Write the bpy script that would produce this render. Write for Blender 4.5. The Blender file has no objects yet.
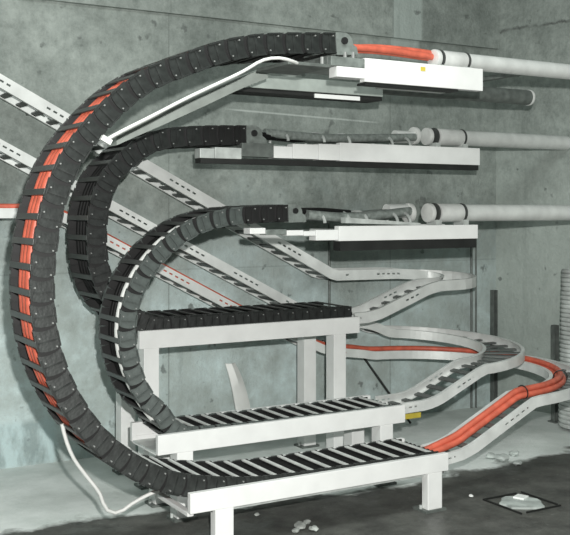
import bpy, bmesh, math, random
from mathutils import Vector, Matrix
random.seed(7)
scene = bpy.context.scene
COL = scene.collection

# ------------------------------------------------------------------ camera model
FPX = 985.0
YAW = math.radians(30.3)
CAMZ = 1.5
HOR = 210.0
FV = Vector((math.sin(YAW), math.cos(YAW), 0))
RV = Vector((math.cos(YAW), -math.sin(YAW), 0))

def at(px, py, Y):
    """photo pixel -> point on the vertical plane y = Y"""
    d = FV + RV * ((px - 285) / FPX) + Vector((0, 0, (HOR - py) / FPX))
    return Vector((0, 0, CAMZ)) + d * (Y / d.y)

cam = bpy.data.cameras.new('camera')
cam.sensor_width = 36; cam.sensor_fit = 'HORIZONTAL'
cam.lens = FPX / 570 * 36
cam.shift_y = -(267.5 - HOR) / 570
camo = bpy.data.objects.new('camera', cam)
camo.location = (0, 0, CAMZ)
camo.rotation_euler = (math.pi / 2, 0, -YAW)
COL.objects.link(camo); scene.camera = camo

# ------------------------------------------------------------------ materials
def mat(name, col, rough=.5, metal=0., var=0., scale=12., bump=0., bscale=60., spec=.5):
    m = bpy.data.materials.new(name); m.use_nodes = True
    nt = m.node_tree; b = nt.nodes['Principled BSDF']
    b.inputs['Roughness'].default_value = rough
    b.inputs['Metallic'].default_value = metal
    b.inputs['Specular IOR Level'].default_value = spec
    tc = nt.nodes.new('ShaderNodeTexCoord')
    n = nt.nodes.new('ShaderNodeTexNoise'); n.inputs['Scale'].default_value = scale
    n.inputs['Detail'].default_value = 6
    nt.links.new(tc.outputs['Object'], n.inputs['Vector'])
    r = nt.nodes.new('ShaderNodeValToRGB')
    lo = [max(0, c * (1 - var)) for c in col]; hi = [min(1, c * (1 + var)) for c in col]
    r.color_ramp.elements[0].color = (*lo, 1); r.color_ramp.elements[0].position = .3
    r.color_ramp.elements[1].color = (*hi, 1); r.color_ramp.elements[1].position = .7
    nt.links.new(n.outputs['Fac'], r.inputs['Fac'])
    nt.links.new(r.outputs['Color'], b.inputs['Base Color'])
    if bump:
        n2 = nt.nodes.new('ShaderNodeTexNoise'); n2.inputs['Scale'].default_value = bscale
        nt.links.new(tc.outputs['Object'], n2.inputs['Vector'])
        bp = nt.nodes.new('ShaderNodeBump'); bp.inputs['Strength'].default_value = bump
        bp.inputs['Distance'].default_value = .01
        nt.links.new(n2.outputs['Fac'], bp.inputs['Height'])
        nt.links.new(bp.outputs['Normal'], b.inputs['Normal'])
    return m

M = {}
M['white'] = mat('white_painted_steel', (.71, .72, .705), .5, 0, .05, 9)
M['galv'] = mat('galvanised_steel', (.50, .53, .51), .45, .25, .25, 14)
M['pipe'] = mat('grey_conduit', (.62, .64, .62), .4, .1, .12, 10)
M['coupling'] = mat('bright_coupling', (.68, .69, .67), .35, .2, .12, 14)
M['ring'] = mat('dark_clamp', (.06, .065, .062), .5, .3, .2)
M['chainA'] = mat('charcoal_plate', (.021, .024, .0225), .42, .1, .35, 30, .1, 80)
M['chainB'] = mat('black_plate', (.017, .019, .018), .42, .1, .35, 30, .1, 80)
M['chainC'] = mat('grey_plate', (.070, .083, .078), .5, .1, .3, 30, .1, 80)
M['black'] = mat('black_plastic', (.012, .012, .012), .45, 0, .3)
M['barA'] = mat('dull_metal_bar', (.065, .069, .066), .42, .25, .2, spec=.4)
M['barB'] = mat('dark_metal_bar', (.05, .053, .05), .4, .3, .2)
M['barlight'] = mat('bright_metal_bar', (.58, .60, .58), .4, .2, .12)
M['rivet'] = mat('steel_rivet', (.28, .29, .28), .4, .3, .1)
M['bracket'] = mat('grey_bracket', (.20, .225, .21), .45, .3, .3, 25)
M['dark'] = mat('black_steel_and_shade', (.012, .013, .012), .6, .1, .3)  # near-black for dark steel and for shade painted under beams and on bars
M['darkgrey'] = mat('dark_grey_steel', (.12, .135, .125), .5, .2, .3, 20)
M['red'] = mat('red_rubber', (.54, .115, .068), .5, 0, .22, 18)
M['whitecable'] = mat('white_rubber', (.64, .655, .63), .45, 0, .05)
M['greycable'] = mat('grey_rubber', (.22, .24, .23), .5, 0, .2)
M['blackcable'] = mat('black_rubber', (.008, .008, .008), .6, 0, .2, spec=.2)
M['greyhose'] = mat('grey_hose', (.20, .225, .21), .5, .1, .35, 40)
M['rung'] = mat('tray_rung', (.10, .11, .105), .5, .2, .2)
M['yellow'] = mat('yellow_plastic', (.55, .45, .06), .5, 0, .15)
M['paleplate'] = mat('pale_slab', (.40, .44, .42), .6, 0, .3, 14)
M['paper'] = mat('white_paper', (.8, .82, .8), .6, 0, .08)
M['stone'] = mat('grey_rubble', (.32, .34, .32), .8, 0, .3)
M['coilgrey'] = mat('pale_ribbed_hose', (.50, .53, .51), .6, 0, .25, 10)
M['strap'] = mat('pale_grey_strap', (.30, .335, .31), .5, 0, .15)

def tray_mat():
    m = mat('perforated_tray_rail', (.66, .68, .66), .4, .15, .14, 8)
    nt = m.node_tree; b = nt.nodes['Principled BSDF']; out = nt.nodes['Material Output']
    uv = nt.nodes.new('ShaderNodeUVMap'); uv.uv_map = 'rail'
    sp = nt.nodes.new('ShaderNodeSeparateXYZ'); nt.links.new(uv.outputs['UV'], sp.inputs[0])
    def mth(op, a, bb=None):
        n = nt.nodes.new('ShaderNodeMath'); n.operation = op
        for i, v in enumerate((a, bb)):
            if v is None: continue
            if isinstance(v, (int, float)): n.inputs[i].default_value = v
            else: nt.links.new(v, n.inputs[i])
        return n.outputs[0]
    u, v = sp.outputs[0], sp.outputs[1]
    s1 = mth('LESS_THAN', mth('FRACT', mth('DIVIDE', u, .042)), .58)
    s2 = mth('LESS_THAN', mth('FRACT', mth('DIVIDE', u, .42)), .5)
    s3 = mth('MULTIPLY', mth('GREATER_THAN', v, .44), mth('LESS_THAN', v, .62))
    mask = mth('MULTIPLY', mth('MULTIPLY', s1, s2), s3)
    tr = nt.nodes.new('ShaderNodeBsdfTransparent'); mx = nt.nodes.new('ShaderNodeMixShader')
    nt.links.new(mask, mx.inputs[0]); nt.links.new(b.outputs[0], mx.inputs[1]); nt.links.new(tr.outputs[0], mx.inputs[2])
    nt.links.new(mx.outputs[0], out.inputs['Surface'])
    return m
M['tray'] = tray_mat()

class NT:
    def __init__(s, m):
        s.m = m; m.use_nodes = True; s.nt = m.node_tree; s.b = s.nt.nodes['Principled BSDF']
        tc = s.nt.nodes.new('ShaderNodeTexCoord'); s.co = tc.outputs['Object']
        sp = s.nt.nodes.new('ShaderNodeSeparateXYZ'); s.nt.links.new(s.co, sp.inputs[0])
        s.x, s.y, s.z = sp.outputs
    def put(s, sock, v):
        if isinstance(v, (int, float)): sock.default_value = v
        elif isinstance(v, tuple): sock.default_value = (*v, 1) if len(v) == 3 else v
        else: s.nt.links.new(v, sock)
    def math(s, op, a, b=0., clamp=False):
        n = s.nt.nodes.new('ShaderNodeMath'); n.operation = op; n.use_clamp = clamp
        s.put(n.inputs[0], a); s.put(n.inputs[1], b); return n.outputs[0]
    def noise(s, scale, detail=6, rough=.55, stretch=None, offs=(0, 0, 0)):
        mp = s.nt.nodes.new('ShaderNodeMapping'); s.nt.links.new(s.co, mp.inputs[0])
        mp.inputs['Location'].default_value = offs
        if stretch: mp.inputs['Scale'].default_value = stretch
        n = s.nt.nodes.new('ShaderNodeTexNoise'); n.inputs['Scale'].default_value = scale
        n.inputs['Detail'].default_value = detail; n.inputs['Roughness'].default_value = rough
        s.nt.links.new(mp.outputs[0], n.inputs['Vector']); return n.outputs['Fac']
    def ramp(s, f, lo, hi):
        n = s.nt.nodes.new('ShaderNodeMapRange'); n.clamp = True
        s.put(n.inputs[0], f); n.inputs[1].default_value = lo; n.inputs[2].default_value = hi
        return n.outputs[0]
    def mix(s, f, a, b, mode='MIX'):
        n = s.nt.nodes.new('ShaderNodeMix'); n.data_type = 'RGBA'; n.blend_type = mode
        s.put(n.inputs[0], f); s.put(n.inputs[6], a); s.put(n.inputs[7], b); return n.outputs[2]
    def band(s, v, a, b, soft):
        return s.math('MULTIPLY', s.ramp(v, a - soft, a + soft), s.math('SUBTRACT', 1., s.ramp(v, b - soft, b + soft)))
    def bump(s, h, strength, dist=.01):
        n = s.nt.nodes.new('ShaderNodeBump'); n.inputs['Strength'].default_value = strength
        n.inputs['Distance'].default_value = dist; s.nt.links.new(h, n.inputs['Height'])
        s.nt.links.new(n.outputs[0], s.b.inputs['Normal'])

def wall_mat(name, left):
    k = NT(bpy.data.materials.new(name))
    big = k.ramp(k.noise(.9, 9, .62), .36, .64)
    mid = k.ramp(k.noise(3.6, 9, .68, (1, 1, .7)), .36, .66)
    sml = k.ramp(k.noise(13, 7, .7, None, (3, 1, 6)), .36, .66)
    fine = k.ramp(k.noise(42, 5, .75), .32, .7)
    c = k.mix(big, (.088, .106, .094), (.34, .382, .352))
    c = k.mix(k.math('MULTIPLY', mid, .6), c, (.43, .475, .442))
    c = k.mix(k.math('MULTIPLY', sml, .55), c, (.095, .115, .102))
    if left:
        # pale blue-white limewash left on the lower part of the wall, ragged edge
        edge = k.math('ADD', k.math('ADD', k.z, k.math('MULTIPLY', k.ramp(k.x, 1.5, 5.), .25)), k.math('MULTIPLY', k.math('SUBTRACT', k.noise(1.6, 7, .6, None, (3, 0, 5)), .5), 1.6))
        wash = k.math('SUBTRACT', 1., k.ramp(edge, .95, 1.75))
        wcol = k.mix(k.ramp(k.noise(2.6, 8, .65, None, (9, 2, 1)), .4, .62), (.42, .485, .465), (.64, .77, .77))
        c = k.mix(k.math('MULTIPLY', wash, k.math('ADD', .55, k.math('MULTIPLY', sml, .4))), c, wcol)
        ln = k.math('MULTIPLY', k.band(k.math('ADD', k.z, k.math('MULTIPLY', k.x, .028)), 2.236, 2.246, .003), k.band(k.x, 2.95, 4.1, .05))
        c = k.mix(k.math('MULTIPLY', ln, .6), c, (.55, .6, .57))
        hz = k.band(k.z, 1.118, 1.126, .003)
        c = k.mix(k.math('MULTIPLY', hz, .3), c, (.1, .115, .105))
        # lime stained repair strip high up beside the corner
        st = k.math('MULTIPLY', k.band(k.x, 4.24, 4.50, .012), k.ramp(k.z, 2.5, 2.75))
        c = k.mix(k.math('MULTIPLY', st, .6), c, (.45, .52, .49))
        # row of patched blocks low on the wall
        bl = k.math('MULTIPLY', k.band(k.x, .9, 1.78, .02), k.band(k.z, .0, .26, .02))
        pt = k.ramp(k.noise(9, 5, .6, (1, 1, .4), (4, 0, 0)), .42, .58)
        bc = k.mix(pt, (.22, .29, .29), (.50, .64, .65))
        c = k.mix(k.math('MULTIPLY', bl, .8), c, bc)
        # formwork joints
        jn = k.math('MAXIMUM', k.band(k.x, 4.235, 4.242, .003), k.band(k.x, 2.505, 2.512, .003))
        c = k.mix(k.math('MULTIPLY', jn, .6), c, (.1, .115, .105))
    else:
        cr = k.math('ADD', k.z, k.math('MULTIPLY', k.math('SUBTRACT', k.noise(5, 5, .7), .5), .10))
        crm = k.math('MULTIPLY', k.band(cr, 2.866, 2.884, .006), k.ramp(k.noise(3, 4), .35, .5))
        c = k.mix(k.math('MULTIPLY', crm, .85), c, (.05, .055, .05))
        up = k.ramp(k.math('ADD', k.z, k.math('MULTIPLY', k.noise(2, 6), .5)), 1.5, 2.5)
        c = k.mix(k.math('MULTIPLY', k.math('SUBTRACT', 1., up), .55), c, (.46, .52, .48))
    # pits and drips
    pit = k.math('SUBTRACT', 1., k.ramp(k.noise(10, 3, .5, None, (7, 7, 7)), .27, .33))
    c = k.mix(k.math('MULTIPLY', pit, .7), c, (.06, .07, .065))
    drip = k.ramp(k.noise(7, 6, .6, (1, 1, .12), (2, 2, 0)), .58, .75)
    c = k.mix(k.math('MULTIPLY', drip, .30), c, (.10, .12, .11))
    c = k.mix(k.math('MULTIPLY', fine, .22), c, (.50, .55, .52))
    k.put(k.b.inputs['Base Color'], c)
    k.b.inputs['Roughness'].default_value = .85
    k.bump(k.math('ADD', k.math('MULTIPLY', fine, .4), mid), .5, .015)
    return k.m

def floor_mat():
    k = NT(bpy.data.materials.new('concrete_floor'))
    e = k.math('ADD', k.y, k.math('MULTIPLY', k.math('SUBTRACT', k.noise(2.2, 7, .6), .5), .75))
    e = k.math('SUBTRACT', e, k.math('MULTIPLY', k.ramp(k.x, 3.2, 1.2), .27))
    wet = k.math('SUBTRACT', 1., k.ramp(e, 4.34, 4.42))
    dry = k.mix(k.ramp(k.noise(3.5, 8, .6), .35, .7), (.60, .65, .62), (.82, .86, .84))
    dirt = k.mix(k.ramp(k.noise(5, 8, .7), .35, .72), (.045, .046, .042), (.125, .128, .115))
    dirt = k.mix(k.math('MULTIPLY', k.ramp(k.noise(30, 4, .7), .6, .75), .5), dirt, (.26, .27, .25))
    k.put(k.b.inputs['Base Color'], k.mix(wet, dry, dirt))
    rg = k.ramp(k.noise(2.6, 5, .6, None, (5, 5, 5)), .4, .6)
    k.put(k.b.inputs['Roughness'], k.math('SUBTRACT', .85, k.math('MULTIPLY', wet, k.math('MULTIPLY', rg, .5))))
    k.bump(k.noise(25, 6, .7), .4, .012)
    return k.m

M['wall'] = wall_mat('concrete_wall', True)
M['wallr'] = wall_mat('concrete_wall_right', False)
M['floor'] = floor_mat()

# ------------------------------------------------------------------ mesh helpers
def box(bm, c, s, rot=None):
    mt = Matrix.Translation(Vector(c))
    if rot is not None: mt = mt @ rot.to_4x4()
    r = bmesh.ops.create_cube(bm, size=1, matrix=mt @ Matrix.Diagonal((*s, 1)))
    return r['verts']

def bx(bm, x0, x1, y0, y1, z0, z1):
    return box(bm, ((x0 + x1) / 2, (y0 + y1) / 2, (z0 + z1) / 2), (abs(x1 - x0), abs(y1 - y0), abs(z1 - z0)))

def cyl(bm, p0, p1, r, n=20, r2=None):
    p0 = Vector(p0); p1 = Vector(p1); d = p1 - p0
    q = Vector((0, 0, 1)).rotation_difference(d.normalized()).to_matrix().to_4x4()
    bmesh.ops.create_cone(bm, cap_ends=True, segments=n, radius1=r, radius2=r if r2 is None else r2,
                          depth=d.length, matrix=Matrix.Translation((p0 + p1) / 2) @ q)

def mesh_of(bm, name, m, bevel=0, smooth=False):
    if bevel:
        ed = [e for e in bm.edges if len(e.link_faces) == 2 and e.calc_face_angle(0) > .9]
        bmesh.ops.bevel(bm, geom=ed, offset=bevel, segments=2, affect='EDGES', profile=.6)
    bmesh.ops.recalc_face_normals(bm, faces=bm.faces)
    me = bpy.data.meshes.new(name); bm.to_mesh(me); bm.free()
    me.materials.append(m)
    if smooth:
        for p in me.polygons: p.use_smooth = True
        try: me.set_sharp_from_angle(angle=math.radians(40))
        except Exception: pass
    return me

def link(name, me, parent=None):
    o = bpy.data.objects.new(name, me); COL.objects.link(o)
    if parent is not None:
        o.parent = parent
        o.matrix_parent_inverse = Matrix.Identity(4)
        if parent.location.length and parent.type == 'EMPTY':
            o.location = -parent.location
    return o

def obj(name, bm, m, parent=None, bevel=0, smooth=False, label=None):
    o = link(name, mesh_of(bm, name, m, bevel, smooth), parent)
    if label: o['label'] = label
    return o

def tag(o, label, cat, group=None, kind=None):
    o['label'] = label; o['category'] = cat
    if group: o['group'] = group
    if kind: o['kind'] = kind
    return o

def thing(name, label, cat, loc=(0, 0, 0), group=None):
    o = bpy.data.objects.new(name, None); o.empty_display_size = .1
    o.location = loc; COL.objects.link(o)
    return tag(o, label, cat, group)

def struct(name, bm, m):
    o = obj(name, bm, m); o['kind'] = 'structure'; return o

def catmull(pts, n=12):
    pts = [Vector(p) for p in pts]; out = []
    P = [pts[0] * 2 - pts[1]] + pts + [pts[-1] * 2 - pts[-2]]
    for i in range(1, len(P) - 2):
        a, b, c, d = P[i - 1:i + 3]
        for k in range(n):
            t = k / n
            out.append(.5 * ((2 * b) + (c - a) * t + (2 * a - 5 * b + 4 * c - d) * t * t + (3 * b - a - 3 * c + d) * t ** 3))
    out.append(pts[-1]); return out

def resample(pts, step):
    pts = [Vector(p) for p in pts]
    L = [0]
    for a, b in zip(pts, pts[1:]): L.append(L[-1] + (b - a).length)
    n = max(2, round(L[-1] / step)); out = []; j = 0
    for k in range(n + 1):
        s = L[-1] * k / n
        while j < len(pts) - 2 and L[j + 1] < s: j += 1
        f = (s - L[j]) / max(1e-9, L[j + 1] - L[j]); out.append(pts[j].lerp(pts[j + 1], f))
    return out

def tangents(p):
    return [((p[min(i + 1, len(p) - 1)] - p[max(i - 1, 0)]).normalized()) for i in range(len(p))]

def tube_bm(bm, path, r, n=10):
    T = tangents(path); u = T[0].orthogonal().normalized(); rings = []
    for p, t in zip(path, T):
        u = (u - t * u.dot(t)).normalized(); v = t.cross(u)
        rings.append([bm.verts.new(p + (u * math.cos(2 * math.pi * k / n) + v * math.sin(2 * math.pi * k / n)) * r) for k in range(n)])
    for a, b in zip(rings, rings[1:]):
        for k in range(n):
            bm.faces.new((a[k], a[(k + 1) % n], b[(k + 1) % n], b[k]))
    bm.faces.new(rings[0]); bm.faces.new(rings[-1][::-1])

def tube(name, path, r, m, parent=None, n=10, label=None):
    bm = bmesh.new(); tube_bm(bm, path, r, n)
    return obj(name, bm, m, parent, 0, True, label)

# ------------------------------------------------------------------ setting
WY = 5.75                      # face of the back wall
CX = 5.25                      # corner
bm = bmesh.new(); bx(bm, -2.5, 7, -1.5, 6.2, -.2, 0); struct('floor', bm, M['floor'])
bm = bmesh.new(); bx(bm, -2.5, 6.5, WY, WY + .3, 0, 2.74)
bx(bm, -2.5, 6.5, WY - .035, WY + .3, 2.74, 4.2)
struct('wall_back', bm, M['wall'])
bm = bmesh.new()
dr = Vector((.204, -1, 0)).normalized(); nr = Vector((1, .204, 0)).normalized()
a = Vector((CX, WY, 0)) - dr * .05; b = a + dr * 6.5
vs = []
for z in (0, 4.2):
    vs.append([bm.verts.new(q + Vector((0, 0, z))) for q in (a, b, b + nr * .3, a + nr * .3)])
bm.faces.new(vs[0][::-1]); bm.faces.new(vs[1])
for k in range(4): bm.faces.new((vs[0][k], vs[0][(k + 1) % 4], vs[1][(k + 1) % 4], vs[1][k]))
struct('wall_right', bm, M['wallr'])
def right_wall_x(y): return CX + .204 * (WY - y)

# ------------------------------------------------------------------ cable carriers
def link_meshes(tagname, p, h, w, plate_m, bar_m, in_m):
    """one chain link: local x along the chain, +z to the outside of the bend, +y to the viewer's side"""
    out = {}
    th = .009
    for s, key in ((1, 'front'), (-1, 'back')):
        yb = s * w / 2
        bm = bmesh.new()
        # outer cheek: bulging leading end, hollow trailing end, one end lifted over its neighbour
        prof = []; n = 8
        x0, x1, bul = -p * .50, p * .385, h * .17
        for k in range(n + 1):
            a = math.pi / 2 - math.pi * k / n
            prof.append((x1 - bul + math.cos(a) * bul, math.sin(a) * h / 2))
        for k in range(n + 1):
            a = -math.pi / 2 + math.pi * k / n
            prof.append((x0 - bul + math.cos(a) * bul + p * .05, math.sin(a) * h / 2 * (.98)))
        f = []; g = []
        for x, z in prof:
            tilt = (x / p) * .012
            f.append(bm.verts.new((x, yb + s * tilt, z))); g.append(bm.verts.new((x, yb + s * (tilt - th), z)))
        bm.faces.new(f); bm.faces.new(g[::-1])
        for i in range(len(f)):
            j = (i + 1) % len(f); bm.faces.new((f[i], g[i], g[j], f[j]))
        # thin rib and rim lines
        box(bm, (-p * .04, yb + s * .001, h * .45), (p * .62, .012, h * .07))
        box(bm, (-p * .04, yb + s * .001, -h * .45), (p * .62, .012, h * .07))
        box(bm, (-p * .02, yb + s * .0005, 0), (p * .05, .009, h * .8))
        k0 = len(bm.faces)
        # recessed tongue into the next link, black to paint shade in the gap
        box(bm, (p * .05, yb - s * .011, 0), (p * 1.0, .008, h * .9))
        k1 = len(bm.faces)
        for xx, zz in ((-p * .22, .33), (p * .26, -.30)):
            cyl(bm, (xx, yb - s * .006, zz * h), (xx, yb + s * .0085, zz * h), .0034, 8)
        bm.faces.ensure_lookup_table()
        for q, fc in enumerate(bm.faces):
            fc.material_index = 0 if q < k0 else (1 if q < k1 else 2)
        me = mesh_of(bm, 'side_plate', plate_m); me.materials.append(M['black']); me.materials.append(M['rivet'])
        out[key] = me
    for nm, zz, mm, wd in (('outer_crossbar', h * .47, bar_m, .27), ('inner_crossbar', -h * .47, in_m, .20), ('shaded_inner_crossbar', -h * .47, M['dark'], .27)):  # same inner bar twice: dark copy paints shade away from the table run
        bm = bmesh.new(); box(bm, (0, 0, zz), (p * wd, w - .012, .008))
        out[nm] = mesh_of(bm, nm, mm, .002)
    return out

def build_chain(label, path_xz, Yf, w, p, h, plate_m, bar_m, in_m, group, ndark=0):
    """path_xz: list of (x,z) from the upper moving end round the bend to the fixed end"""
    Yc = Yf + w / 2
    pts = resample(catmull([(x, 0, z) for x, z in path_xz], 14), p)
    root = thing('cable_carrier', label, 'cable carrier', (pts[-1].x, Yc, pts[-1].z), group)
    ms = link_meshes('', p, h, w, plate_m, bar_m, in_m)
    darkm = {}
    for kk in ('front', 'back'):
        darkm[kk] = ms[kk].copy(); darkm[kk].materials[0] = M['black']
    frames = []
    for i in range(len(pts) - 1):
        a, b = pts[i], pts[i + 1]; t = (b - a).normalized(); c = (a + b) / 2
        N = Vector((t.z, 0, -t.x))
        mw = Matrix(((t.x, 0, N.x, c.x), (0, -1, 0, Yc), (t.z, 0, N.z, c.z), (0, 0, 0, 1)))
        l = bpy.data.objects.new('link', None); l.empty_display_size = .03; COL.objects.link(l)
        l.parent = root; l.matrix_local = Matrix.Translation(-root.location) @ mw
        for nm, me in (('side_plate', (darkm if i < ndark else ms)['front']), ('side_plate', (darkm if i < ndark else ms)['back']),
                       ('outer_crossbar', ms['outer_crossbar']), ('inner_crossbar', ms['inner_crossbar' if t.x > .75 else 'shaded_inner_crossbar'])):
            c2 = bpy.data.objects.new(nm, me); COL.objects.link(c2); c2.parent = l
    # end bracket at the moving end: two lobed cheek plates joined by a foot
    a = pts[0]; t = (pts[0] - pts[1]).normalized(); ang = math.atan2(t.z, t.x)
    bm = bmesh.new()
    R = Matrix.Rotation(-ang, 3, 'Y')
    for s in (-1, 1):
        y0 = s * (w / 2 - .004); prof = []
        L = h * .75
        prof = [(-.01, h / 2), (-.01, -h * .55), (L + h * .35, -h * .55), (L + h * .3, -h * .2)]
        for k in range(7):
            an = -.1 + (math.pi / 2 + .1) * k / 6
            prof.append((L * .45 + math.cos(an) * h * .5, math.sin(an) * h * .5))
        f = [bm.verts.new(R @ Vector((x, y0 - .006, z))) for x, z in prof]
        g = [bm.verts.new(R @ Vector((x, y0 + .006, z))) for x, z in prof]
        bm.faces.new(f); bm.faces.new(g[::-1])
        for i in range(len(f)):
            j = (i + 1) % len(f); bm.faces.new((f[i], g[i], g[j], f[j]))
    box(bm, R @ Vector((h * .5, 0, -h * .5)), (h * 1.1, w, .012), R)
    bmesh.ops.translate(bm, verts=bm.verts, vec=(a.x, Yc, a.z))
    eb = obj('end_bracket', bm, M['bracket'], root, label='grey end bracket with a dark pivot hole')
    bm = bmesh.new()
    q = a + R @ Vector((h * .34, 0, .01))
    cyl(bm, (q.x, Yf - .012, q.z), (q.x, Yf + w + .012, q.z), h * .17, 16)
    pv = obj('pivot_pin', bm, M['black'], eb)
    pv.location = (0, 0, 0)
    return root, pts

def cl(pxs, Y):
    out = []
    for px, py in pxs:
        v = at(px, py, Y); out.append((v.x, v.z))
    return out

YA, WA = 3.88, .325
YC, WC = 4.38, .28
YB, WB = 4.98, .34
pathA = cl([(338, 43), (300, 43), (260, 44.5), (220, 52), (190, 63), (162, 73), (141, 84), (121, 100), (103, 118), (81, 144), (67, 167), (58, 190),
            (51, 215), (46.5, 240), (43.5, 265), (42.5, 290), (44, 317), (48, 343), (55, 368), (65, 391), (79, 415), (97, 438),
            (119, 457), (146, 473.5), (175, 484)], YA) + [(1.93, .280), (2.15, .252), (2.4, .244), (2.8, .242), (3.16, .242)]
pathB = cl([(248, 135), (220, 135), (190, 136), (163, 139), (143, 147), (125, 161), (110, 178), (101, 200), (97.5, 222), (97, 245),
            (99.5, 268), (107, 290), (120, 308)], YB) + [(2.06, .872), (2.2, .862), (2.5, .862), (3.0, .862), (3.38, .862)]
pathC = cl([(290, 213), (265, 214), (240, 215.5), (218, 219), (197, 226), (180, 236), (165, 249), (151, 264), (140, 282), (132, 301), (128, 320),
            (127.5, 340), (131, 362), (138, 384), (149, 402), (164, 415)], YC) + [(1.96, .415), (2.15, .394), (2.5, .386), (3.0, .386), (3.26, .386)]
grp = None
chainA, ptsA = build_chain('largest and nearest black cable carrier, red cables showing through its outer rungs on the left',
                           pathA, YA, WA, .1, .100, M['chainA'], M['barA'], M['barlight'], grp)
chainB, ptsB = build_chain('black cable carrier at the rear, bending behind the other two onto the tallest white table',
                           pathB, YB, WB, .1, .112, M['chainB'], M['barB'], M['barB'], grp, 3)
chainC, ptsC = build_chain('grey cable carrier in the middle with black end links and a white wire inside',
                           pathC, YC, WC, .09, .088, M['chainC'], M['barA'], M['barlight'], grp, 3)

# ------------------------------------------------------------------ white tables carrying the fixed ends
def table(label, x0, x1, y0, y1, zt, bh, legs, lw, deck_z, x_deck, pair=True):
    ld = lw if pair else .05
    t = thing('support_table', label, 'table', ((x0 + x1) / 2, (y0 + y1) / 2, 0))
    for yy in (y0, y1 - .03):
        bm = bmesh.new(); bx(bm, x0, x1, yy, yy + .03, zt - bh, zt)
        # folded lip
        bx(bm, x0 + .002, x1 - .002, yy + (.03 if yy == y0 else -.0), yy + (.034 if yy == y0 else -.004), zt - bh + .002, zt - bh + .03)
        obj('side_beam', bm, M['white'], t, .003)
    bm = bmesh.new(); bx(bm, x_deck, x1 - .002, y0 + .03, y1 - .03, deck_z - .012, deck_z); obj('deck_plate', bm, M['galv'], t)
    for xx in (x0, x1 - .03):
        bm = bmesh.new(); bx(bm, xx, xx + .03, y0 + .03, y1 - .03, zt - bh, deck_z - .013); obj('end_beam', bm, M['white'], t, .003)
    for lx in legs:
        for yy in ((y0 + .031, y1 - .031 - lw) if pair else (y0 + .031,)):
            bm = bmesh.new()
            # hollow square leg with a foot plate
            bx(bm, lx - lw / 2, lx + lw / 2, yy - .03 if yy < (y0 + y1) / 2 else yy + .03, yy + ld - .03 if yy < (y0 + y1) / 2 else yy + lw + .03, .012, zt - bh + .001)
            lg = obj('leg', bm, M['white'], t, .004)
            bm = bmesh.new(); yc = yy + lw / 2 + (-.03 if yy < (y0 + y1) / 2 else .03)
            bx(bm, lx - lw * .72, lx + lw * .72, yc - lw * .6, yc + lw * .6, 0, .012)
            fp = obj('foot_plate', bm, M['darkgrey'], lg)
            fp.location = (0, 0, 0)
            for dx in (-.62, .62):
                bm = bmesh.new(); cyl(bm, (lx + lw * dx, yc, .012), (lx + lw * dx, yc, .03), .008, 8)
                bo = obj('foot_bolt', bm, M['galv'], lg); bo.location = (0, 0, 0)
    return t
table('low white table in front, holding the nearest cable carrier with the red cables', 1.78, 3.20, 3.85, 4.24, .282, .088, (1.945, 3.115), .09, .188, 1.90, False)
table('white table of middle height, with the row of pale rungs behind the front table', 1.842, 3.31, 4.35, 4.71, .425, .095, (1.985, 3.185), .085, .338, 1.845)
table('tallest white table at the back, near the wall', 1.99, 3.42, 4.95, 5.38, .85, .098, (2.06, 3.277), .088, .80, 2.0)

# ------------------------------------------------------------------ cable trays
def lateral_frames(path):
    T = tangents(path); L = []
    for t in T:
        h = Vector((t.x, t.y, 0)).normalized(); L.append(Vector((h.y, -h.x, 0)))
    return T, L

def rail_bm(path, w, side, hgt):
    """C-section side rail swept along the tray; side = +1/-1 picks the edge"""
    T, L = lateral_frames(path)
    bm = bmesh.new(); uvl = bm.loops.layers.uv.new('rail')
    th = .004; lip = .022
    prof = [(0, 0), (0, hgt), (-lip, hgt), (-lip, hgt - th), (-th, hgt - th), (-th, th), (-lip, th), (-lip, 0)]
    rings = []; s = [0]
    for i, p in enumerate(path):
        if i: s.append(s[-1] + (p - path[i - 1]).length)
        c = p + L[i] * side * w / 2
        up = T[i].cross(L[i]); up = up if up.z > 0 else -up
        rings.append([bm.verts.new(c + L[i] * side * a + up * b) for a, b in prof])
    n = len(prof)
    for i in range(len(rings) - 1):
        for k in range(n):
            j = (k + 1) % n
            f = bm.faces.new((rings[i][k], rings[i][j], rings[i + 1][j], rings[i + 1][k]))
            web = k in (0, 4)
            bend = (L[i] - L[i + 1]).length > .01 or abs(T[i].z - T[i + 1].z) > .03
            vv = (-1, -1) if bend else {0: (0, 1), 4: (1, 0)}.get(k, (-1, -1))
            for lp, (uu, v) in zip(f.loops, ((s[i], vv[0]), (s[i], vv[1]), (s[i + 1], vv[1]), (s[i + 1], vv[0]))):
                lp[uvl].uv = (uu, v)
    bm.faces.new(rings[0]); bm.faces.new(rings[-1][::-1])
    return bm

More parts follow.
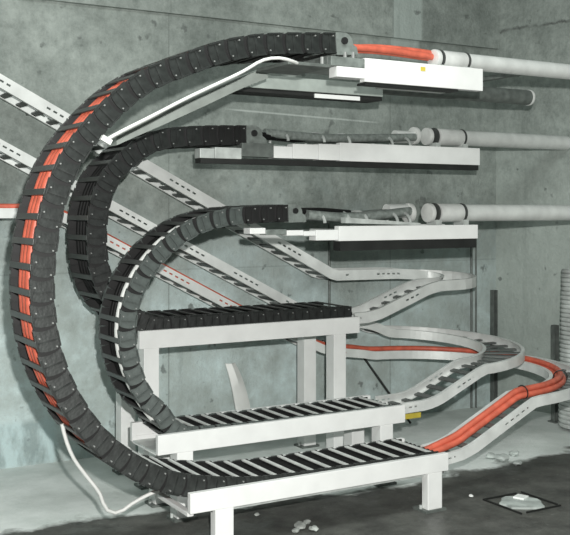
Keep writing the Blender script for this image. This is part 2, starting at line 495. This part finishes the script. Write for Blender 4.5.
def tray(label, keys, w, hgt, rung_step, brackets, tagpos=None):
    path = resample(keys, .05)
    t = thing('cable_tray', label, 'cable tray', (keys[-1].x, keys[-1].y, keys[-1].z))
    for side in (1, -1):
        obj('side_rail', rail_bm(path, w, side, hgt), M['tray'], t)
    rp = resample(path, rung_step); T, L = lateral_frames(rp)
    for i in range(1, len(rp) - 1):
        up = T[i].cross(L[i]); up = up if up.z > 0 else -up
        R = Matrix((T[i], L[i], up)).transposed()
        bm = bmesh.new(); box(bm, rp[i] + up * .012, (.032, w - .012, .010), R)
        obj('rung', bm, M['rung'], t)
    for xx in brackets:
        q = min(path, key=lambda p: abs(p.x - xx) + (10 if p.y < 5.4 else 0))
        bm = bmesh.new(); bx(bm, q.x - .012, q.x + .012, FY + w / 2, WY + .002, q.z + .012, q.z + .03)
        obj('wall_bracket', bm, M['darkgrey'], t)
    if tagpos is not None:
        bm = bmesh.new(); box(bm, tagpos, (.11, .05, .03)); obj('yellow_block', bm, M['yellow'], t, .004, label='yellow block under the tray')
    return t, path

def arc(cx, cy, r, z0, z1, n=18):
    """from the near side round the +x side to the far side"""
    return [Vector((cx + r * math.sin(math.pi * k / n), cy - r * math.cos(math.pi * k / n), z0 + (z1 - z0) * k / n)) for k in range(n + 1)]

V = Vector
FY = 5.54                      # centre of the runs along the wall
def sm(keys):                  # soften corners a little
    out = [keys[0]]
    for a, b, c in zip(keys, keys[1:], keys[2:]):
        d = min(.05, (b - a).length * .3, (c - b).length * .3)
        out += [b + (a - b).normalized() * d, b + (c - b).normalized() * d]
    return out + [keys[-1]]

# tray 1 : to the tallest table
k1 = [V((3.44, 5.15, .795)), V((3.60, 5.15, .80)), V((4.08, 5.15, .972)), V((4.24, 5.15, .972))] + arc(4.28, (5.15 + FY) / 2, (FY - 5.15) / 2, .972, 1.01) + \
     [V((4.1, FY, 1.03)), V((3.62, FY, 1.035)), V((3.54, FY, 1.035)), V((.55, FY, 2.595))]
tray1, p1 = tray('highest cable tray, its diagonal wall run ending in a tight bend above the tallest table', sm(k1), .24, .068, .1, (.9, 1.6, 3.75, 2.9))
# tray 2 : to the middle table
k2 = [V((3.33, 4.53, .365)), V((3.56, 4.53, .37)), V((3.94, 4.53, .535)), V((3.965, 4.53, .535))] + arc(3.98, (4.53 + FY) / 2, (FY - 4.53) / 2, .535, .635) + \
     [V((3.84, FY, .70)), V((3.55, FY, .745)), V((3.34, FY, .80)), V((.55, FY, 2.245))]
tray2, p2 = tray('cable tray with the middle bend, its ramp leading down to the middle white table', sm(k2), .26, .058, .1, (.9, 1.5, 3.6, 2.6), (3.44, 4.47, .335))
# tray 3 : to the front table
k3 = [V((3.22, 3.985, .215)), V((3.36, 3.985, .23)), V((3.83, 3.985, .445)), V((3.86, 3.985, .447))] + arc(3.87, (3.985 + FY) / 2, (FY - 3.985) / 2, .447, .49) + \
     [V((3.80, FY, .505)), V((3.50, FY, .545)), V((2.87, FY, .83)), V((1.68, FY, 1.455)), V((.5, FY, 1.455))]
tray3, p3 = tray('lowest cable tray, carrying the red cable bundle round its bend to the front table', sm(k3), .22, .055, .1, (.9, 1.45, 3.6, 2.3))

# ------------------------------------------------------------------ cables
def chain_cable_path(pts, Y, off, dy):
    """follow a carrier; off = distance to the outside of the bend"""
    T = tangents(pts); out = []
    for p, t in zip(pts, T):
        N = Vector((t.z, 0, -t.x)); q = p + N * off; out.append(Vector((q.x, Y + dy, q.z)))
    return out

def offset_tray(path, lat, dz):
    T, L = lateral_frames(path)
    return [p + l * lat + Vector((0, 0, dz)) for p, l in zip(path, L)]

YcA, YcB, YcC = YA + WA / 2, YB + WB / 2, YC + WC / 2
red = thing('red_cable_bundle', 'bundle of red cables running through the largest carrier and along the lowest tray', 'cable bundle', (3.2, YcA, .27))
for q, dy in enumerate((-.040, .006, .052)):
    head = [V((3.36, YcA + dy * .28, 2.29 + (.012 if q == 1 else -.005))), V((3.2, YcA + dy * .4, 2.30 + (.016 if q == 1 else -.004))), V((2.9, YcA + dy * .55, 2.305 + (.012 if q == 1 else 0))),
            V((2.66, YcA + dy, 2.295))]
    mid = chain_cable_path(ptsA, YcA, .020, dy)
    lat = {0: .017, 1: 0, 2: -.017}[q]; dz = .035 if q != 1 else .063
    tp = offset_tray(p3, lat - .045, dz)
    pth = head + mid[1:-1:2] + tp[3::2]
    tube('cable', resample(catmull(pth, 6), .035), .0175, M['red'], red, 10)
for i in (14, 26, 44, 70):
    if i < len(p3):
        bm = bmesh.new(); T, L = lateral_frames(p3)
        c = p3[i] - L[i] * .045 + V((0, 0, .048)); up = T[i].cross(L[i]); up = up if up.z > 0 else -up
        ring = [c + (L[i] * math.cos(a) * .039 + up * math.sin(a) * .037) for a in [2 * math.pi * k / 20 for k in range(21)]]
        tube_bm(bm, ring, .0035, 6); obj('cable_tie', bm, M['black'], red)

def plain_cable(name, label, cat, path, r, m):
    o = tube(name, resample(catmull(path, 6), .04), r, m); tag(o, label, cat); return o

plain_cable('white_cable', 'white wire inside the middle grey carrier, near its front side plates', 'cable',
            chain_cable_path(ptsC, YcC, .020, -.055)[1:-1:2] + offset_tray(p2, .10, .035)[2:6:2], .012, M['whitecable'])
for nm, lab, pts, Yc, trp, offs, m, off in (
        ('black_cable_bundle', 'black cables packed inside the rear carrier', ptsB, YcB, p1, (-.12, -.072, -.024, .024, .072, .12), M['blackcable'], .0),
        ('black_cable_bundle', 'black cables lying under the rungs of the largest carrier, on the front table', ptsA, YcA, None, (-.125, -.09, -.055, -.02, .02, .055, .09, .125), M['blackcable'], -.020),
        ('black_cable_bundle', 'black cables inside the middle carrier, beside the white wire', ptsC, YcC, p2, (-.05, -.01, .03, .07, .105), M['blackcable'], -.012)):
    bt = thing(nm, lab, 'cable bundle', (pts[-1].x, Yc, pts[-1].z))
    for q, dy in enumerate(offs):
        e = pts[0]
        pth = ([] if trp is None else [V((e.x + .45, Yc + dy * .5, e.z + .0)), V((e.x + .2, Yc + dy * .7, e.z + .012))]) + chain_cable_path(pts, Yc, off, dy)[1:-1:2] + ([V((ptsA[-1].x + .02, Yc + dy, ptsA[-1].z - off))] if trp is None else [V((pts[-1].x + .03, Yc + dy, pts[-1].z - off))])
        tube('cable', resample(catmull(pth, 5), .04), .016, m, bt, 8)

# loose cables
pa = [(262, 60.5), (240, 73), (190, 96.5), (150, 117), (120, 132), (106, 140)]
up = [at(300, 64.5, 3.875), at(292, 61, 3.83), at(279, 58, 3.82)] + [at(px, py, 3.82) for px, py in pa]
plain_cable('white_cable', 'white cable sagging under the upper run of the largest carrier, with a white plug end', 'cable', up, .0075, M['whitecable'])
bm = bmesh.new(); e = at(106, 140, 3.82); box(bm, e, (.045, .022, .022), Matrix.Rotation(math.radians(28), 3, 'Y'))
pl = obj('plug', bm, M['whitecable'], bpy.data.objects['white_cable.001'])
lo = [at(px, py, 4.06) for px, py in ((62, 424), (66, 440), (74, 459), (88, 478), (99, 492), (104, 505), (110, 512), (120, 512), (133, 503), (152, 493), (172, 486))]
plain_cable('white_cable', 'white cable hanging in a loop below the left bend of the largest carrier', 'cable', lo, .0085, M['whitecable'])
# pale flat strap below the upper white cable
bm = bmesh.new(); prev = None
sp = catmull([at(px, py, 4.34) for px, py in ((112, 140), (130, 132), (160, 119), (200, 101), (232, 86), (262, 74))], 6)
for p in sp:
    r = [bm.verts.new(p + V((0, dy, dz))) for dy, dz in ((-.06, .028), (.06, .028), (.06, -.028), (-.06, -.028))]
    if prev:
        for k in range(4): bm.faces.new((prev[k], prev[(k + 1) % 4], r[(k + 1) % 4], r[k]))
    else: bm.faces.new(r)
    prev = r
bm.faces.new(prev[::-1])
tag(obj('flat_hose', bm, M['strap']), 'pale grey flat hose slanting up under the white cable to the grey channel', 'hose')

# ------------------------------------------------------------------ upper moving arms
def ringbm(bm, x, y, z, r, wd):
    cyl(bm, (x - wd / 2, y, z), (x + wd / 2, y, z), r, 28)

def arm(label, Y0, Y1, xs, zt, zb, pipe_z, pipe_y, pr, coup, steps, dark_z, ext):
    """xs: x range of the main beam; steps: smaller plates to its left; coup: x list of couplings"""
    t = thing('carrier_arm', label, 'arm', (xs[1], (Y0 + Y1) / 2, zb))
    bm = bmesh.new(); bx(bm, xs[0], xs[1], Y0, Y0 + .045, zb, zt); obj('front_beam', bm, M['white'], t, .003)
    bm = bmesh.new(); bx(bm, xs[0] + .30, xs[1], Y1 - .045, Y1, zb + .02, zt); obj('back_beam', bm, M['white'], t, .003)
    bm = bmesh.new(); bx(bm, xs[0], xs[1] - .004, Y0 + .046, Y1 - .046, zt - .03, zt - .018); obj('bed_plate', bm, M['galv'], t)
    for (x0, x1, a, b, m) in steps:
        bm = bmesh.new(); bx(bm, x0, x1, Y0, Y0 + (.30 if m in ('darkgrey', 'bracket') and Y0 < 4 else .07), a, b)
        obj('step_plate', bm, M[m], t, .003)
    bm = bmesh.new(); bx(bm, dark_z[0], dark_z[1], Y0 + .006, Y0 + .075, dark_z[2], zb - .001); obj('underbeam_shade', bm, M['dark'], t, label='dark strip standing in for the shade under the white beam')  # black strip added to paint the shade below the beam
    # pipe runs into the right wall
    xw = right_wall_x(pipe_y)
    bm = bmesh.new(); cyl(bm, (coup[1] + .02, pipe_y, pipe_z), (xw - .012, pipe_y, pipe_z), pr, 32); obj('pipe', bm, M['pipe'], t, 0, True)
    bm = bmesh.new(); cyl(bm, (coup[0], pipe_y, pipe_z), (coup[1], pipe_y, pipe_z), pr * 1.08, 32); obj('coupling', bm, M['coupling'], t, .004, True)
    for x in coup[2]:
        bm = bmesh.new(); ringbm(bm, x, pipe_y, pipe_z, pr * 1.15, .011); obj('clamp_ring', bm, M['ring'], t, .003, True)
    for x in coup[3]:
        bm = bmesh.new(); ringbm(bm, x, pipe_y, pipe_z, pr * 1.12, .03); obj('collar', bm, M['coupling'], t, .006, True)
    # saddle under each coupling
    for x in coup[2][:2]:
        bm = bmesh.new(); bx(bm, x - .02, x + .02, pipe_y - pr * .9, pipe_y + pr * .9, zt - .02, pipe_z - pr * .8); obj('saddle', bm, M['galv'], t)
    return t

X = lambda px, Y: at(px, 200, Y).x
Z = lambda px, py, Y: at(px, py, Y).z
# A
y0, y1 = 3.85, 4.19
tA = arm('top carrier arm, white beam and pipe fed by the red cables from the largest carrier', y0, y1, (X(365, y0), X(483, y0)),
         Z(420, 63, y0), Z(420, 86, y0), 2.285, 4.02, .043,
         (X(443, 4.0), X(466, 4.0), (X(441.5, 4.0), X(467, 4.0)), (X(437.5, 4.0),)),
         [(X(337, y0), X(365, y0) - .001, Z(350, 77.5, y0), Z(350, 67, y0), 'white'),
          (X(331, y0), X(365, y0) - .001, Z(350, 66.8, y0), Z(350, 57.5, y0), 'bracket'),
          (X(288, y0), X(331, y0) - .001, Z(310, 66, y0), Z(310, 62.5, y0), 'darkgrey')],
         (X(366, y0), X(459, y0), Z(420, 88.5, y0)), None)
# bolts on the bracket plate
for px in (322, 329, 345, 353):
    bm = bmesh.new(); c = at(px, 60 if px < 335 else 55, y0 + .03); cyl(bm, c - V((0, 0, .02)), c + V((0, 0, .014)), .009, 8); obj('bolt', bm, M['rivet'], tA)
bm = bmesh.new(); c = at(423, 69, y0 - .001); box(bm, c, (.028, .003, .02)); obj('sticker', bm, M['yellow'], tA, label='small yellow mark on the white beam')
# B
y0, y1 = 4.95, 5.36
zB = lambda py: Z(340, py, y0)
tB = arm('middle carrier arm, long stepped white beam and pipe in line with the rear carrier', y0, y1, (X(340, y0), X(480, y0)),
         zB(142.5), zB(161), 1.985, 5.14, .052,
         (X(440, 5.1), X(464, 5.1), (X(437.5, 5.1), X(465, 5.1)), (X(418, 5.1), X(431, 5.1))),
         [(X(319, y0), X(340, y0) - .001, zB(160.5), zB(144.5), 'white'), (X(293, y0), X(319, y0) - .002, zB(160), zB(145.5), 'white'),
          (X(274, y0), X(293, y0) - .002, zB(160), zB(148.5), 'white'), (X(242, y0), X(274, y0) - .002, zB(159.5), zB(146.5), 'darkgrey'),
          (X(215, y0), X(242, y0) - .002, zB(162), zB(151.5), 'galv'), (X(200, y0), X(215, y0) - .002, zB(162), zB(153), 'galv')],
         (X(201, y0), X(479, y0), zB(166.5)), None)
# C
y0, y1 = 4.35, 4.69
zC = lambda py: Z(400, py, y0)
tC = arm('lowest carrier arm, white beam and pipe in line with the grey middle carrier', y0, y1, (X(339, y0), X(478, y0)),
         zC(225.5), zC(240), 1.483, 4.53, .050,
         (X(440, 4.5), X(463, 4.5), (X(437.5, 4.5), X(464.5, 4.5)), (X(412, 4.5), X(432, 4.5))),
         [(X(316, y0), X(339, y0) - .002, zC(239), zC(229), 'white'), (X(304, y0), X(316, y0) - .002, zC(234.5), zC(230), 'white'),
          (X(287, y0), X(304, y0) - .002, zC(234), zC(229), 'white'), (X(266, y0), X(287, y0) - .002, zC(233), zC(228), 'bracket'),
          (X(250, y0), X(266, y0) - .002, zC(232), zC(226.5), 'white')],
         (X(341, y0), X(477, y0), zC(249.5)), None)
for tt, pth, zz, yy, x0, x1, pr in ((tB, None, 1.955, 5.14, X(262, 5.1), X(418, 5.1), .052), (tC, None, 1.475, 4.53, X(303, 4.5), X(412, 4.5), .050)):
    # ribbed hoses lying on the bed between carrier end and pipe
    for dy in (-.07, .0, .07):
        pts = [V((x0, yy + dy, zz)), V((x0 + (x1 - x0) * .35, yy + dy, zz - .015)), V((x0 + (x1 - x0) * .7, yy + dy * .8, zz)), V((x1, yy + dy * .35, zz + .02))]
        tube('hose', resample(catmull(pts, 8), .04), .026, M['greyhose'], tt)
    for f in (.12, .34, .5, .78, .9):
        xx = x0 + (x1 - x0) * f
        bm = bmesh.new()
        ring = [V((xx, yy + math.cos(a) * .11, zz - .045 + math.sin(a) * .062)) for a in [math.pi * k / 14 for k in range(15)]]
        tube_bm(bm, ring, .009, 8); obj('hose_clamp', bm, M['galv'], tt, 0, True)
    bm = bmesh.new(); cyl(bm, (x1 - .16, yy, zz + .02), (x1 + .02, yy, zz + .02), pr * .78, 24); obj('hose_sleeve', bm, M['pipe'], tt, 0, True)
# low side plate in front of the hoses on arm C
bm = bmesh.new()
a0, a1 = at(345, 217.5, 4.36), at(420, 223, 4.36)
bm2 = [(a0.x, a0.z), (a1.x, a1.z), (a1.x, a1.z - .012), (a0.x, a0.z - .03)]
f = [bm.verts.new((x, 4.355, z)) for x, z in bm2]; g = [bm.verts.new((x, 4.40, z)) for x, z in bm2]
bm.faces.new(f); bm.faces.new(g[::-1])
for i in range(4): bm.faces.new((f[i], g[i], g[(i + 1) % 4], f[(i + 1) % 4]))
obj('wedge_plate', bm, M['galv'], tC)

# grey channel with a dark tube behind the top arm
y0 = 4.62
ch = thing('duct_channel', 'grey channel with a dark round tube, hanging behind the top white beam', 'duct', tuple(at(315, 90, y0)))
zt = Z(315, 79, y0); zb = Z(315, 92, y0)
bm = bmesh.new(); bx(bm, X(250, y0), X(383, y0), y0, y0 + .16, zb, zt); obj('channel', bm, M['strap'], ch, .003)
bm = bmesh.new(); bx(bm, X(232, y0), X(383, y0), y0 + .01, y0 + .16, Z(315, 96, y0), zb - .001); obj('lower_strip', bm, M['dark'], ch)
bm = bmesh.new(); bx(bm, X(315, y0), X(360, y0), y0, y0 + .009, Z(335, 99, y0), Z(335, 95, y0)); obj('edge_plate', bm, M['white'], ch)
zc = Z(455, 92, 4.70); xe = X(528, 4.70)
bm = bmesh.new(); cyl(bm, (X(375, 4.70), 4.70, zc), (xe, 4.70, zc), .048, 28); obj('tube', bm, M['darkgrey'], ch, 0, True)
bm = bmesh.new(); cyl(bm, (xe - .002, 4.70, zc), (xe + .015, 4.70, zc), .051, 28); obj('end_cap', bm, M['coupling'], ch, .002, True)
bm = bmesh.new(); bx(bm, X(458, 4.66), X(483, 4.66), 4.66, 4.74, zc + .03, zc + .1); obj('hanger', bm, M['galv'], ch)
bm = bmesh.new(); bx(bm, X(470, 4.7) - .02, X(470, 4.7) + .02, 4.1, 4.72, zc + .06, zc + .085); obj('cross_strut', bm, M['darkgrey'], ch)

# ------------------------------------------------------------------ posts, rods and other pieces
def post(label, px, ptop, Y, w, m):
    c = at(px, ptop, Y); t = thing('strut_post', label, 'post', (c.x, c.y, 0))
    bm = bmesh.new()
    for dx, dy, sx, sy in ((-w / 2, 0, .006, w), (w / 2, 0, .006, w), (0, w / 2, w, .006)):
        bx(bm, c.x + dx - sx / 2, c.x + dx + sx / 2, c.y + dy - sy / 2, c.y + dy + sy / 2, .01, c.z)
    obj('channel', bm, m, t)
    bm = bmesh.new(); bx(bm, c.x - w, c.x + w, c.y - w, c.y + w, 0, .01); obj('base_plate', bm, m, t)
post('dark upright channel post by the corner, rising behind the middle bend', 494, 290, 5.60, .036, M['darkgrey'])
post('dark upright channel post at the right, beside the white ribbed hose coil', 555, 325, 5.05, .036, M['darkgrey'])
for lab, px, ptop in (('thin steel rod standing at the wall beside the end of the highest diagonal tray', 329, 224), ('thin steel rod standing at the wall behind the tight highest bend', 471, 232)):
    c = at(px, ptop, 5.73)
    bm = bmesh.new(); cyl(bm, (c.x, 5.725, 0), (c.x, 5.725, c.z), .009, 10)
    if px > 400: cyl(bm, (c.x + .045, 5.725, 0), (c.x + .045, 5.725, c.z), .007, 10); bx(bm, c.x - .01, c.x + .055, 5.71, 5.74, c.z - .02, c.z - .012)
    tag(obj('support_rod', bm, M['darkgrey'], None, 0, True), lab, 'rod')
a, b = at(362, 355, 5.70), at(397, 386, 5.40)
b = V((3.62, 5.33, 0.006)); a = V((3.45, 5.735, .52))
a = at(362, 355, 5.735)
b = V((a.x + .25, 5.50, .008))
bm = bmesh.new(); cyl(bm, a, b, .008, 8); tag(obj('loose_rod', bm, M['dark'], None, 0, True), 'thin dark rod leaning on the wall below the bend of the red cables', 'rod')

# white curved offcut behind the middle table
bm = bmesh.new(); n = 10; prev = None
c = at(238, 380, 5.68)
for k in range(n + 1):
    f = k / n; z = .50 * f
    hw = .055 * (1 - .35 * f ** 3); xx = c.x + .03 - .06 * f ** 3; yy = 5.60 + .13 * f
    r = [bm.verts.new((xx + sx * hw, yy + sy, z)) for sx, sy in ((-1, 0), (0, -.018), (1, 0), (1, .012), (0, -.006), (-1, .012))]
    if prev:
        for j in range(6): bm.faces.new((prev[j], prev[(j + 1) % 6], r[(j + 1) % 6], r[j]))
    else: bm.faces.new(r)
    prev = r
bm.faces.new(prev[::-1])
tag(obj('plastic_offcut', bm, M['whitecable'], None, 0, True), 'white curved plastic offcut leaning on the wall below the tallest table', 'offcut')

# white ribbed hose coil at the right edge
bm = bmesh.new(); cc = V((5.20, 4.78, 0)); nr_ = 36; pth = []
for k in range(nr_ * 28 + 1):
    a = 2 * math.pi * k / 28; pth.append(cc + V((math.cos(a) * .175 * (1.06 - .12 * k / 1008), math.sin(a) * .175 * (1.06 - .12 * k / 1008), .018 + .0300 * k / 28)))
tube_bm(bm, pth, .0155, 8)
tag(obj('hose_coil', bm, M['coilgrey'], None, 0, True), 'tall coil of white hose standing at the right edge by the wall', 'hose')

# floor hatch with a pale slab
t = thing('floor_hatch', 'sunken square hatch with thin dark frame and pale slab in the wet floor', 'hatch', (3.58, 3.72, 0))
bm = bmesh.new()
for x0, x1, ya, yb in ((3.45, 3.458, 3.60, 3.87), (3.715, 3.723, 3.62, 3.88), (3.45, 3.68, 3.872, 3.88), (3.49, 3.723, 3.60, 3.608)):
    bx(bm, x0, x1, ya, yb, 0, .008)
obj('frame', bm, M['dark'], t)
bm = bmesh.new(); pr = []
for k in range(16):
    a = 2 * math.pi * k / 16; rr = .112 * (1 + random.uniform(-.16, .16)); pr.append((3.58 + math.cos(a) * rr * 1.05, 3.735 + math.sin(a) * rr))
f = [bm.verts.new((x, y, .010)) for x, y in pr]; g = [bm.verts.new((x, y, 0)) for x, y in pr]
bm.faces.new(f); bm.faces.new(g[::-1])
for i in range(16): bm.faces.new((f[i], g[i], g[(i + 1) % 16], f[(i + 1) % 16]))
obj('slab', bm, M['paleplate'], t)
bm = bmesh.new(); box(bm, (3.625, 3.785, .015), (.065, .06, .010), Matrix.Rotation(.4, 3, 'Z'))
tag(obj('paper_scrap', bm, M['paper'], None, .003), 'white paper scrap lying on the pale slab of the floor hatch', 'scrap')

def pebble(x, y, r, m, name, lab, cat, group=None):
    bm = bmesh.new(); bmesh.ops.create_icosphere(bm, subdivisions=2, radius=r)
    for v in bm.verts:
        v.co *= 1 + random.uniform(-.22, .22); v.co.z *= .55
    zmin = min(v.co.z for v in bm.verts)
    o = obj(name, bm, m); o.location = (x, y, -zmin); o.rotation_euler = (0, 0, random.uniform(0, 6))
    return tag(o, lab, cat, group)
def fl(px, py):
    d = FV + RV * ((px - 285) / FPX); t = FPX * CAMZ / (py - HOR); return d.x * t, d.y * t
for px, py, r in ((257, 516, .014), (300, 529, .03), (307, 524, .02), (314, 531, .022), (296, 533, .018)):
    x, y = fl(px, py); pebble(x, y, r, M['stone'], 'rubble_stone', 'small grey rubble stone on the dark floor under the front table', 'stone', 'rubble under the front table')
for px, py, r in ((491, 459, .032), (502, 462, .04), (514, 456, .03), (517, 465, .026)):
    x, y = fl(px, py); pebble(x, y, r, M['paleplate'], 'plaster_lump', 'pale plaster lump at the edge of the wet floor behind the ramp', 'rubble', 'plaster lumps beside the ramp')
x, y = fl(471, 497); pebble(x, y, .012, M['paper'], 'white_chip', 'tiny white chip on the wet floor between front table and hatch', 'chip')

# ------------------------------------------------------------------ light: the photographer's flash + soft room light
li = bpy.data.lights.new('camera_flash', 'POINT'); li.energy = 1000; li.shadow_soft_size = .03; li.color = (1, .99, .96)
lo_ = bpy.data.objects.new('camera_flash', li); lo_.location = V((0, 0, CAMZ)) + RV * .10 + V((0, 0, .24)) + FV * .05; COL.objects.link(lo_)
ar = bpy.data.lights.new('ceiling_lamp', 'AREA'); ar.shape = 'RECTANGLE'; ar.size = 3.0; ar.size_y = 1.2; ar.energy = 105; ar.color = (.95, 1, .97)
ao = bpy.data.objects.new('ceiling_lamp', ar); ao.location = (1.6, 2.4, 4.1); COL.objects.link(ao)
w = bpy.data.worlds.new('world'); scene.world = w; w.use_nodes = True
bg = w.node_tree.nodes['Background']; bg.inputs[0].default_value = (.82, 1, .93, 1); bg.inputs[1].default_value = .12

vs_ = scene.view_settings
vs_.view_transform = 'Standard'; vs_.look = 'None'; vs_.gamma = 1; vs_.use_curve_mapping = False; vs_.exposure = .1
